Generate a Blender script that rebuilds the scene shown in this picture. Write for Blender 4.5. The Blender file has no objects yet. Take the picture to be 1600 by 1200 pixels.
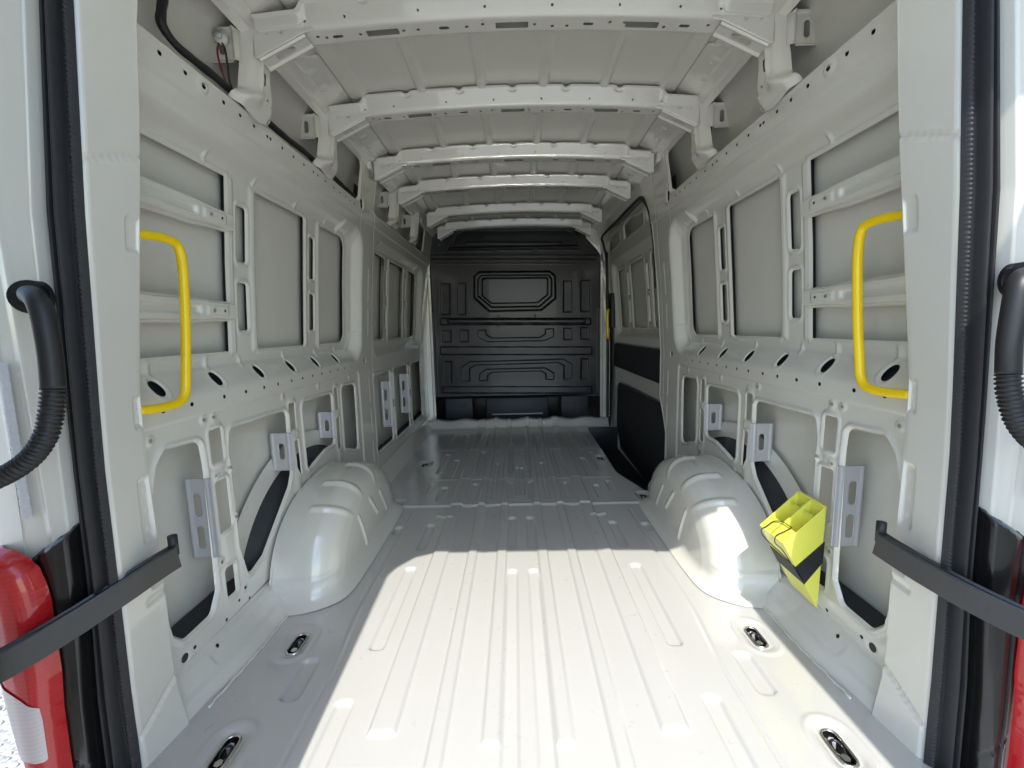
import bpy, math, random
import numpy as np
from mathutils import Vector, Matrix
random.seed(4); RNG = np.random.default_rng(4)
SC = bpy.context.scene
COL = SC.collection

# ------------------------------------------------------------------ camera
CAM_POS = (-.01, 0.0, .97)
YAW, PITCH, ROLL = -.0104, .1295, -.0228
def cam_axes():
    cy, sy, cp, sp = math.cos(YAW), math.sin(YAW), math.cos(PITCH), math.sin(PITCH)
    f = np.array([sy*cp, cy*cp, -sp]); r = np.array([cy, -sy, 0]); u = np.cross(r, f)
    c, s = math.cos(ROLL), math.sin(ROLL)
    return c*r+s*u, -s*r+c*u, f
_r, _u, _f = cam_axes()
cd = bpy.data.cameras.new('camera'); cam = bpy.data.objects.new('camera', cd); COL.objects.link(cam)
cd.sensor_width = 36; cd.lens = 672/1600*36; cd.clip_start = .02; cd.clip_end = 400
M = Matrix.Identity(4)
for i in range(3):
    M[i][0], M[i][1], M[i][2], M[i][3] = _r[i], _u[i], -_f[i], CAM_POS[i]
cam.matrix_world = M
SC.camera = cam

# ------------------------------------------------------------------ light
SUN_DIR = Vector((-.03, 1.0, -1.45)).normalized()      # direction the light travels
w = bpy.data.worlds.new('World'); SC.world = w; w.use_nodes = True
nt = w.node_tree; nt.nodes.clear()
sky = nt.nodes.new('ShaderNodeTexSky'); sky.sky_type = 'NISHITA'; sky.sun_disc = False
sky.sun_elevation = math.asin(-SUN_DIR.z); sky.sun_rotation = math.atan2(-SUN_DIR.x, -SUN_DIR.y)
sky.air_density = 1.1; sky.dust_density = .8; sky.ozone_density = 1.4
bg = nt.nodes.new('ShaderNodeBackground'); bg.inputs[1].default_value = .15
ow = nt.nodes.new('ShaderNodeOutputWorld')
nt.links.new(sky.outputs[0], bg.inputs[0]); nt.links.new(bg.outputs[0], ow.inputs[0])
sd = bpy.data.lights.new('sun', 'SUN'); sd.energy = 2.0; sd.angle = math.radians(.5); sd.color = (1, .96, .89)
so = bpy.data.objects.new('sun', sd); COL.objects.link(so); so.rotation_euler = SUN_DIR.to_track_quat('-Z', 'Y').to_euler()
so.location = (0, -4, 8)
vs_ = SC.view_settings; vs_.view_transform = 'Standard'; vs_.look = 'None'; vs_.gamma = 1; vs_.exposure = 1.50
SC.render.engine = 'CYCLES'
cy = SC.cycles
cy.use_denoising = True; cy.max_bounces = 14; cy.diffuse_bounces = 8; cy.glossy_bounces = 6
cy.sample_clamp_indirect = 40.0; cy.blur_glossy = .25; cy.caustics_reflective = True

# ------------------------------------------------------------------ helpers
def tag(o, label=None, cat=None, group=None, kind=None):
    for k, v in (('label', label), ('category', cat), ('group', group), ('kind', kind)):
        if v: o[k] = v
    return o
def empty(name, loc=(0, 0, 0)):
    o = bpy.data.objects.new(name, None); o.empty_display_size = .1; COL.objects.link(o); o.location = loc; return o
def mesh_obj(name, verts, faces, mat, parent=None, smooth=True):
    me = bpy.data.meshes.new(name)
    verts = np.asarray(verts, dtype=np.float32)
    if isinstance(faces, np.ndarray):
        n, k = faces.shape
        me.vertices.add(len(verts)); me.vertices.foreach_set('co', verts.ravel())
        me.loops.add(n*k); me.loops.foreach_set('vertex_index', faces.astype(np.int32).ravel())
        me.polygons.add(n); me.polygons.foreach_set('loop_start', np.arange(0, n*k, k, dtype=np.int32))
        me.update(calc_edges=True)
    else:
        me.from_pydata([tuple(map(float, v)) for v in verts], [], faces)
    if smooth: me.polygons.foreach_set('use_smooth', np.ones(len(me.polygons), dtype=bool))
    me.materials.append(mat); me.update()
    o = bpy.data.objects.new(name, me); COL.objects.link(o); o.parent = parent
    return o
def sheet(name, us, vs, pos, mat, parent=None, hole=None):
    U, V = np.meshgrid(us, vs, indexing='ij')
    nu, nv = U.shape
    idx = np.arange(nu*nv).reshape(nu, nv)
    if hole is not None:
        Uc = .25*(U[:-1, :-1]+U[1:, :-1]+U[:-1, 1:]+U[1:, 1:]); Vc = .25*(V[:-1, :-1]+V[1:, :-1]+V[:-1, 1:]+V[1:, 1:])
        keep = hole(Uc, Vc) > 0
        k4 = np.zeros((nu, nv), int); r4 = np.zeros((nu, nv), int)
        for a in (slice(0, -1), slice(1, None)):
            for b in (slice(0, -1), slice(1, None)):
                k4[a, b] += keep; r4[a, b] += ~keep
        m = (k4 > 0) & (r4 > 0)
        for _ in range(2):
            u, v = U[m], V[m]; e = 2e-4
            S = hole(u, v); gu = (hole(u+e, v)-hole(u-e, v))/(2*e); gv = (hole(u, v+e)-hole(u, v-e))/(2*e)
            n = np.maximum(np.hypot(gu, gv), .3)
            st = np.clip(S, -.012, .012)
            U[m] = u-st*gu/n**2; V[m] = v-st*gv/n**2
    else:
        keep = np.ones((nu-1, nv-1), bool)
    X, Y, Z = pos(U, V)
    P = np.stack([X, Y, Z], -1).reshape(-1, 3)
    F = np.stack([idx[:-1, :-1], idx[1:, :-1], idx[1:, 1:], idx[:-1, 1:]], -1)[keep]
    used = np.unique(F); remap = np.full(nu*nv, -1); remap[used] = np.arange(len(used))
    return mesh_obj(name, P[used], remap[F], mat, parent)
def rr(u, v, u0, u1, v0, v1, r=0.):
    cu, cv = (u0+u1)/2, (v0+v1)/2; a, b = (u1-u0)/2-r, (v1-v0)/2-r
    qx, qy = np.abs(u-cu)-a, np.abs(v-cv)-b
    return np.hypot(np.maximum(qx, 0), np.maximum(qy, 0))+np.minimum(np.maximum(qx, qy), 0)-r
def poly(u, v, pts, r=0.):
    pts = np.array(pts, float); n = len(pts)
    d = np.full(np.shape(u), 1e9); s = np.ones(np.shape(u))
    for i in range(n):
        a, b = pts[i], pts[i-1]
        ex, ey = b-a; wx, wy = u-a[0], v-a[1]
        t = np.clip((wx*ex+wy*ey)/(ex*ex+ey*ey), 0, 1)
        d = np.minimum(d, (wx-ex*t)**2+(wy-ey*t)**2)
        c1, c2, c3 = v >= a[1], v < b[1], ex*wy > ey*wx
        s = np.where((c1 & c2 & c3) | (~c1 & ~c2 & ~c3), -s, s)
    return s*np.sqrt(d)-r
def sm(t):
    t = np.clip(t, 0, 1); return t*t*(3-2*t)
def bump(t):
    return np.where(np.abs(t) < 1, (1-np.minimum(t*t, 1))**2, 0)
def inset(pts, r):
    """shrink a convex-ish polygon by r towards its centroid edges (approx.) so that poly(..)-r gives rounded corners"""
    pts = np.array(pts, float); n = len(pts); out = []
    area = sum(pts[i-1][0]*pts[i][1]-pts[i][0]*pts[i-1][1] for i in range(n)); sg = 1 if area > 0 else -1
    for i in range(n):
        p0, p1, p2 = pts[i-1], pts[i], pts[(i+1) % n]
        e1 = (p1-p0)/np.linalg.norm(p1-p0); e2 = (p2-p1)/np.linalg.norm(p2-p1)
        n1 = sg*np.array([-e1[1], e1[0]]); n2 = sg*np.array([-e2[1], e2[0]])
        b = n1+n2; out.append(p1+b*r/max(.25, (b@b)/2))
    return out
class Feat:
    """a hole or emboss in a pressed sheet: sdf with a bounding box"""
    def __init__(s, f, bb, lip=.004, bead=.0, bw=.010): s.f, s.bb, s.lip, s.bead, s.bw = f, bb, lip, bead, bw
    def mask(s, u, v, m=.05): return (u > s.bb[0]-m) & (u < s.bb[1]+m) & (v > s.bb[2]-m) & (v < s.bb[3]+m)
def FR(u0, u1, v0, v1, r, **k): return Feat(lambda u, v: rr(u, v, u0, u1, v0, v1, r), (u0, u1, v0, v1), **k)
def FC(cu, cv, r, **k): return Feat(lambda u, v: np.hypot(u-cu, v-cv)-r, (cu-r, cu+r, cv-r, cv+r), **k)
def FP(pts, r, **k):
    q = inset(pts, r); a = np.array(pts)
    return Feat(lambda u, v: poly(u, v, q, r), (a[:, 0].min(), a[:, 0].max(), a[:, 1].min(), a[:, 1].max()), **k)
def holes_sdf(feats):
    def f(u, v):
        S = np.full(np.shape(u), .5)
        for q in feats:
            m = q.mask(u, v)
            if m.any(): S[m] = np.minimum(S[m], q.f(u[m], v[m]))
        return S
    return f
def holes_relief(feats, u, v):
    h = np.zeros(np.shape(u))
    for q in feats:
        m = q.mask(u, v)
        if not m.any(): continue
        s = q.f(u[m], v[m])
        if q.lip: h[m] += q.lip*np.clip(1-s/.009, 0, 1)**2
        if q.bead: h[m] -= q.bead*bump((s-q.bw*1.3)/q.bw)
    return h
def spaced(a, b, s0, s1):
    out = [a]; 
    while out[-1] < b: out.append(out[-1]+s0+(s1-s0)*(out[-1]-a)/(b-a))
    return np.array(out)
def tube(name, pts, rad, mat, parent, seg=10, sub=6, ring=None, smooth=True, cap=True):
    """sweep a circle along a Catmull-Rom path; ring(t_len)->radius factor for corrugation"""
    P = [Vector(p) for p in pts]; Q = []
    if sub > 1:
        E_ = [P[0]*2-P[1]]+P+[P[-1]*2-P[-2]]
        for i in range(1, len(E_)-2):
            for k in range(sub):
                t = k/sub; a, b, c, d = E_[i-1:i+3]
                Q.append(.5*((2*b)+(c-a)*t+(2*a-5*b+4*c-d)*t*t+(3*b-a-3*c+d)*t**3))
        Q.append(P[-1])
    else: Q = P
    vs, fs = [], []; L = 0; up = None
    for i, p in enumerate(Q):
        tg = (Q[min(i+1, len(Q)-1)]-Q[max(i-1, 0)]).normalized()
        if up is None:
            up = tg.orthogonal().normalized()
        up = (up-tg*up.dot(tg)).normalized(); sd_ = tg.cross(up)
        if i: L += (p-Q[i-1]).length
        r = rad*(ring(L) if ring else 1)
        for k in range(seg):
            a = 2*math.pi*k/seg; vs.append(p+(up*math.cos(a)+sd_*math.sin(a))*r)
    for i in range(len(Q)-1):
        for k in range(seg):
            a, b = i*seg+k, i*seg+(k+1) % seg; fs.append((a, b, b+seg, a+seg))
    if cap:
        fs.append(tuple(range(seg))[::-1]); fs.append(tuple(range((len(Q)-1)*seg, len(Q)*seg)))
    return mesh_obj(name, vs, fs, mat, parent, smooth)
def prism(name, pts, axis_vec, mat, parent, bev=.0):
    """extrude a 3D polygon by axis_vec"""
    P = [Vector(p) for p in pts]; A = Vector(axis_vec); n = len(P)
    v = P+[p+A for p in P]; f = [tuple(range(n))[::-1], tuple(range(n, 2*n))]+[(i, (i+1) % n, n+(i+1) % n, n+i) for i in range(n)]
    o = mesh_obj(name, v, f, mat, parent, False)
    import bmesh
    bm = bmesh.new(); bm.from_mesh(o.data); bmesh.ops.recalc_face_normals(bm, faces=bm.faces)
    if bev:
        bmesh.ops.bevel(bm, geom=list(bm.edges), offset=bev, segments=2, profile=.5, affect='EDGES')
    bm.to_mesh(o.data); bm.free()
    if bev:
        for p_ in o.data.polygons: p_.use_smooth = True
        o.data.set_sharp_from_angle(angle=math.radians(50)) if hasattr(o.data, 'set_sharp_from_angle') else None
    return o
def box(name, x0, x1, y0, y1, z0, z1, mat, parent, bev=.003):
    return prism(name, [(x0, y0, z0), (x1, y0, z0), (x1, y1, z0), (x0, y1, z0)], (0, 0, z1-z0), mat, parent, bev)
def plate(name, pts2, holes, plane, thick, mat, parent, step=.004):
    """flat plate with holes: polygon pts2 (a,b), plane(a,b)->3D front, thick vector; built as front+back sheets joined"""
    q = np.array(pts2); f0 = lambda u, v: poly(u, v, pts2)
    H = holes_sdf(holes)
    def hole(u, v): return np.minimum(-f0(u, v), H(u, v))
    us = np.arange(q[:, 0].min()-step, q[:, 0].max()+2*step, step); vs = np.arange(q[:, 1].min()-step, q[:, 1].max()+2*step, step)
    o = sheet(name, us, vs, plane, mat, parent, hole)
    md = o.modifiers.new('solid', 'SOLIDIFY'); md.thickness = thick; md.offset = 0
    return o

# ------------------------------------------------------------------ materials
def newmat(name):
    m = bpy.data.materials.new(name); m.use_nodes = True
    n = m.node_tree.nodes; l = m.node_tree.links
    return m, n, l, n['Principled BSDF']
def paint(name, col, rough=.32, coat=.7, crough=.07, var=.02, orange=.012, cior=1.5):
    m, n, l, p = newmat(name)
    tc = n.new('ShaderNodeTexCoord')
    a = n.new('ShaderNodeTexNoise'); a.inputs['Scale'].default_value = 3.2; a.inputs['Detail'].default_value = 6
    l.new(tc.outputs['Object'], a.inputs['Vector'])
    mx = n.new('ShaderNodeMix'); mx.data_type = 'RGBA'
    mx.inputs['A'].default_value = (*[c*(1-var) for c in col], 1); mx.inputs['B'].default_value = (*[min(1, c*(1+var)) for c in col], 1)
    l.new(a.outputs['Fac'], mx.inputs['Factor']); l.new(mx.outputs['Result'], p.inputs['Base Color'])
    b = n.new('ShaderNodeTexNoise'); b.inputs['Scale'].default_value = 26; b.inputs['Detail'].default_value = 7; b.inputs['Roughness'].default_value = .65
    l.new(tc.outputs['Object'], b.inputs['Vector'])
    mr = n.new('ShaderNodeMapRange'); mr.inputs[1].default_value = .3; mr.inputs[2].default_value = .75
    mr.inputs[3].default_value = rough*.97; mr.inputs[4].default_value = rough*1.04
    l.new(b.outputs['Fac'], mr.inputs[0]); l.new(mr.outputs[0], p.inputs['Roughness'])
    p.inputs['Coat Weight'].default_value = coat; p.inputs['Coat Roughness'].default_value = crough; p.inputs['Coat IOR'].default_value = cior
    o = n.new('ShaderNodeTexNoise'); o.inputs['Scale'].default_value = 9; o.inputs['Detail'].default_value = 3
    l.new(tc.outputs['Object'], o.inputs['Vector'])
    bp = n.new('ShaderNodeBump'); bp.inputs['Strength'].default_value = .25; bp.inputs['Distance'].default_value = orange*.1
    l.new(o.outputs['Fac'], bp.inputs['Height']); l.new(bp.outputs[0], p.inputs['Normal']); l.new(bp.outputs[0], p.inputs['Coat Normal'])
    return m
def plain(name, col, rough=.5, metal=0., coat=0., noise=.0, nscale=60, bumpd=.0, spec=.5):
    m, n, l, p = newmat(name)
    p.inputs['Base Color'].default_value = (*col, 1); p.inputs['Roughness'].default_value = rough; p.inputs['Metallic'].default_value = metal
    p.inputs['Coat Weight'].default_value = coat; p.inputs['Specular IOR Level'].default_value = spec
    tc = n.new('ShaderNodeTexCoord'); a = n.new('ShaderNodeTexNoise'); a.inputs['Scale'].default_value = nscale; a.inputs['Detail'].default_value = 5
    l.new(tc.outputs['Object'], a.inputs['Vector'])
    if noise:
        mx = n.new('ShaderNodeMix'); mx.data_type = 'RGBA'
        mx.inputs['A'].default_value = (*[c*(1-noise) for c in col], 1); mx.inputs['B'].default_value = (*[c*(1+noise) for c in col], 1)
        l.new(a.outputs['Fac'], mx.inputs['Factor']); l.new(mx.outputs['Result'], p.inputs['Base Color'])
    if bumpd:
        bp = n.new('ShaderNodeBump'); bp.inputs['Strength'].default_value = .5; bp.inputs['Distance'].default_value = bumpd
        l.new(a.outputs['Fac'], bp.inputs['Height']); l.new(bp.outputs[0], p.inputs['Normal'])
    return m
PAINT = paint('grey_white_body_paint', (.71, .692, .615), rough=.24, coat=1.0, crough=.04, cior=1.65)
PAINT_F = paint('floor_body_paint', (.525, .518, .49), rough=.28, coat=1.0, crough=.13, cior=1.85)
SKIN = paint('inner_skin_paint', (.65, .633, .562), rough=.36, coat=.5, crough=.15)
GALV = plain('grey_steel_plate', (.52, .525, .53), .42, .25, 0, .06, 40)
BLACK = plain('black_satin_panel', (.012, .012, .013), .34, 0, .15, .3, 30, .0004)
PLAST = plain('black_plastic', (.018, .018, .019), .45, 0, 0, .3, 300, .0002)
GLOSSB = plain('gloss_black_trim', (.010, .010, .010), .22, 0, .3, .2, 90)
STRAP = plain('satin_black_strap', (.035, .035, .034), .33, 0, .2, .12, 90)
RUBBER = plain('black_rubber', (.016, .016, .017), .55, 0, 0, .3, 60, .0003)
FELT = plain('charcoal_trim_board', (.020, .021, .024), .75, 0, 0, .25, 200, .0003)
NAVY = plain('dark_blue_grey_plastic', (.030, .034, .046), .55, 0, 0, .2, 80)
CAV = plain('dark_parts_and_shade', (.028, .030, .033), .5, 0, 0, .3, 20)  # dark cavity parts, and painted shade behind holes and in gaps
YEL = plain('yellow_handle_plastic', (.95, .66, .004), .28, 0, .3, .04, 20)
CHK = plain('yellow_chock_plastic', (.84, .82, .12), .34, 0, .2, .05, 25)
CHK.node_tree.nodes['Principled BSDF'].inputs['Subsurface Weight'].default_value = .3; CHK.node_tree.nodes['Principled BSDF'].inputs['Subsurface Radius'].default_value = (.02, .02, .006)
CHROME = plain('zinc_steel', (.72, .70, .66), .22, 1., 0, .1, 60)
DARKMET = plain('dark_bolt_steel', (.06, .06, .06), .35, .8, 0, .2, 60)
WHITE_PL = plain('white_plastic_clip', (.7, .7, .66), .4)
REDWIRE = plain('red_wire', (.20, .02, .015), .4)
FOAM = plain('white_foam_strip', (.62, .62, .64), .8, 0, 0, .12, 160, .002)
def lens_mat(name, col, trans=.35):
    m, n, l, p = newmat(name)
    p.inputs['Base Color'].default_value = (*col, 1); p.inputs['Roughness'].default_value = .12; p.inputs['Coat Weight'].default_value = .6
    tc = n.new('ShaderNodeTexCoord'); wv = n.new('ShaderNodeTexWave'); wv.inputs['Scale'].default_value = 34; wv.inputs['Distortion'].default_value = .6; wv.bands_direction = 'Z'
    l.new(tc.outputs['Object'], wv.inputs['Vector'])
    mx = n.new('ShaderNodeMix'); mx.data_type = 'RGBA'
    mx.inputs['A'].default_value = (*[c*.97 for c in col], 1); mx.inputs['B'].default_value = (*[min(1, c*1.04+.003) for c in col], 1)
    l.new(wv.outputs['Fac'], mx.inputs['Factor']); l.new(mx.outputs['Result'], p.inputs['Base Color'])
    bp = n.new('ShaderNodeBump'); bp.inputs['Strength'].default_value = .12; bp.inputs['Distance'].default_value = .0003
    l.new(wv.outputs['Fac'], bp.inputs['Height']); l.new(bp.outputs[0], p.inputs['Normal'])
    return m
RED = lens_mat('red_lens', (.55, .018, .022)); CLEAR = lens_mat('clear_lens', (.68, .60, .60))
m_, n_, l_, p_ = newmat('pebble_ground'); GROUND = m_
tc = n_.new('ShaderNodeTexCoord'); vo = n_.new('ShaderNodeTexVoronoi'); vo.inputs['Scale'].default_value = 55
l_.new(tc.outputs['Object'], vo.inputs['Vector'])
cr_ = n_.new('ShaderNodeValToRGB'); cr_.color_ramp.elements[0].color = (.33, .32, .295, 1); cr_.color_ramp.elements[1].color = (.62, .60, .55, 1)
l_.new(vo.outputs['Color'], cr_.inputs['Fac']); l_.new(cr_.outputs[0], p_.inputs['Base Color']); p_.inputs['Roughness'].default_value = .9
bp_ = n_.new('ShaderNodeBump'); bp_.inputs['Distance'].default_value = .01; bp_.invert = True
l_.new(vo.outputs['Distance'], bp_.inputs['Height']); l_.new(bp_.outputs[0], p_.inputs['Normal'])
STONE = plain('pale_gravel', (.55, .53, .48), .85, 0, 0, .4, 18)

# ------------------------------------------------------------------ ground
gs = 150
ground = mesh_obj('ground', [(-gs, -gs, -.65), (gs, -gs, -.65), (gs, gs, -.65), (-gs, gs, -.65)], [(0, 1, 2, 3)], GROUND, None, False)
tag(ground, 'pale pebbly ground outside behind the left tail light', 'ground', kind='structure')
gv, gf = [], []
for i in range(2600):
    cx, cy_, r = RNG.uniform(-2.9, -1.05), RNG.uniform(.2, 2.2), RNG.uniform(.006, .017)
    base = len(gv); s3 = RNG.uniform(.6, 1.2, 3)
    for d in ((1, 0, 0), (-1, 0, 0), (0, 1, 0), (0, -1, 0), (0, 0, 1), (0, 0, -1)):
        j = RNG.uniform(.75, 1.2); gv.append((cx+d[0]*r*s3[0]*j+RNG.uniform(-.3, .3)*r, cy_+d[1]*r*s3[1]*j, -.648+r*.35+d[2]*r*s3[2]*.6))
    gf += [(base+a, base+b, base+c) for a, b, c in ((0, 2, 4), (2, 1, 4), (1, 3, 4), (3, 0, 4), (2, 0, 5), (1, 2, 5), (3, 1, 5), (0, 3, 5))]
gravel = mesh_obj('gravel', gv, gf, STONE, None, True)
tag(gravel, 'loose pale gravel stones on the ground at bottom left', 'gravel', kind='stuff')

# ------------------------------------------------------------------ the van
VAN = empty('cargo_van', (0, 2.4, -.65))
tag(VAN, 'empty cargo van with bare light grey painted load space and open rear doors', 'van')
VAN_OFF = Vector((0, 2.4, -.65))
bpy.context.view_layer.update()
def adopt(o):
    if o.parent is VAN: o.matrix_parent_inverse = Matrix.Translation(-VAN_OFF)
    return o
_mesh_obj = mesh_obj
def mesh_obj(name, verts, faces, mat, parent=None, smooth=True):
    o = _mesh_obj(name, verts, faces, mat, parent, smooth)
    return adopt(o)
# sub-part parents carry VAN's inverse already, children of a part use the part's own space (identical coordinates)

# ---- floor
RIBS = [.0655, .112, .194, .237, .32, .39]
TIES = [(-.715, .885, 0), (.715, .880, 0), (-.720, 1.237, .0), (.722, 1.237, .0), (-.70, 2.30, 0), (.705, 2.36, 0), (-.69, 3.02, 0), (.60, 3.09, 0)]
def seg_rib(x, d, x0, x1, d0, d1, e=.008):
    s = rr(x, d, x0, x1, d0, d1, min(.012, (x1-x0)*.4)); return sm(-s/e)
def floor_h(x, d):
    h = np.zeros_like(x); ax = np.abs(x)
    rear = sm((d-.83)/.02)
    # long raised ribs
    for a, b, d0, d1 in ((.0655, .112, .885, 4.2), (.194, .237, .60, 4.2), (.32, .39, .915, 4.2)):
        s = np.maximum(np.abs(ax-(a+b)/2)-(b-a)/2, np.maximum(d0-d, d-d1)); h += .010*sm(-s/.006)
    # grooved channels
    for a, b, d0, d1 in ((.020, .0655, .60, 1.63), (.024, .068, 1.80, 2.12), (.435, .485, 1.20, 1.66), (.455, .505, .70, 1.02), (.61, .665, 1.02, 1.17), (.43, .475, 1.80, 2.05), (.585, .63, 1.95, 2.03)):
        h -= .010*sm(-rr(ax, d, a, b, d0, d1, .018)/.006)
    fr = [(.0, .03, 2.40, 2.9), (.045, .085, 2.35, 2.62), (.14, .175, 2.35, 3.0), (.26, .30, 2.34, 2.60), (.26, .30, 2.75, 3.3), (.44, .49, 2.34, 2.55), (.53, .57, 2.44, 2.62), (.44, .49, 2.7, 3.1), (.53, .57, 2.8, 3.25), (.14, .175, 3.15, 3.8), (.045, .085, 2.8, 3.5), (.26, .30, 3.45, 3.9), (.44, .49, 3.3, 3.85), (.55, .59, 3.4, 3.9)]
    for a, b, d0, d1 in fr: h -= .009*sm(-rr(ax, d, a, b, d0, d1, .016)/.008)
    # diagonal pads just behind the seam
    for sx in (-1, 1):
        u = (sx*x-.40)*.94+(d-2.13)*.34; v = -(sx*x-.40)*.34+(d-2.13)*.94
        h += .007*sm(-rr(u, v, -.05, .05, -.012, .012, .01)/.008)
    h += .005*sm((d-2.257-.006*np.sin(ax*60)*(ax < .4))/.006)     # overlapped front floor panel
    h += .004*bump((d-2.275)/.012)
    h -= .004*bump((ax-.56-.02*sm((d-1.1)/.3))/.008)*(d < 2.2)     # side crease
    h += .010*sm((ax-.70)/.10)*sm((1.0-np.abs(d-1.87)*1.5))        # swell round the arches
    # wells of the lashing eyes
    for tx, ty, _ in TIES:
        s = rr(x, d, tx-.03, tx+.03, ty-.055, ty+.055, .03); h -= .008*sm((.012-s)/.016); h += .003*bump((s-.022)/.010)
    # cross swages of the front floor
    h += .004*bump((d-2.68)/.02)*(ax < .6) + .004*bump((d-3.35)/.02)*(ax < .6)
    # slight oil-canning of the flat sheet between the ribs
    h += .00026*np.cos(2*math.pi*x/.185+.9*np.sin(d*4.1)+.5*np.sin(x*9))*sm((.75-ax)/.1)+.0004*np.sin(d*11+1.5*np.sin(x*7.3))*np.cos(x*6.1)*sm((.75-ax)/.1)
    # up-turned front edge
    t = np.clip((d-4.09)/.06, 0, 1); h += .075*sm(t)*(1+.12*np.sin(x*21))*1.0
    return h
def floor_hole(x, d):
    s = np.full(np.shape(x), .5)
    s = np.minimum(s, poly(x, d, [(.662, 4.05), (.640, 2.76), (.715, 2.50), (.73, 2.44), (1.2, 2.44), (1.2, 4.05)]))
    for tx, ty, _ in TIES: s = np.minimum(s, rr(x, d, tx-.019, tx+.019, ty-.044, ty+.044, .019))
    return s
floor = sheet('floor_panel', np.arange(-.88, .8801, .0045), spaced(.78, 4.2, .0055, .010), lambda x, d: (x, d, floor_h(x, d)), PAINT_F, VAN, floor_hole)
floor['label'] = 'ribbed light grey steel load floor'
# underside closing panel and sill behind the floor
box('underfloor_panel', -1.0, .63, .80, 4.6, -.16, -.10, CAV, VAN); box('underfloor_panel', .632, 1.0, .80, 2.405, -.16, -.10, CAV, VAN)
box('rear_sill', -.93, .93, .74, .80, -.16, -.012, PAINT, VAN, .006)

def tie_down(tx, ty):
    t = sheet('tie_down_ring', np.linspace(0, 2*math.pi, 41), np.linspace(0, 2*math.pi, 9),
        lambda a, b: (tx+(.019+.0035*np.cos(b))*np.sign(np.cos(a))*np.abs(np.cos(a))**.9,
                      ty+(.025*np.tanh(np.sin(a)*6)+(.019+.0035*np.cos(b))*np.sin(a)), -.006+.0035*np.sin(b)), CHROME, VAN)
    sheet('cup', np.linspace(0, 2*math.pi, 33), np.linspace(0, 1, 6),
        lambda a, b: (tx+.0195*np.cos(a)*np.minimum(1, b*2.2), ty+(.025*np.tanh(np.sin(a)*6)+.0195*np.sin(a))*np.minimum(1, b*2.2), -.03+.024*np.clip(b*2.2-1, 0, 1)), DARKMET, t)
    for k, (oy, r) in enumerate(((-.021, .010), (.021, .0085))):
        tube('bolt', [(tx, ty+oy, -.03), (tx, ty+oy, -.012), (tx, ty+oy, -.0085)], r, CHROME if k == 0 else GALV, t, 6, 1, None, False)
    tube('eye', [(tx+.012*math.cos(a), ty+.003+.016*math.sin(a), -.010+.004*math.sin(a)) for a in np.linspace(0, 2*math.pi, 17)], .003, DARKMET, t, 8, 1)
    return t
for tx, ty, _ in TIES: tie_down(tx, ty)

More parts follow.
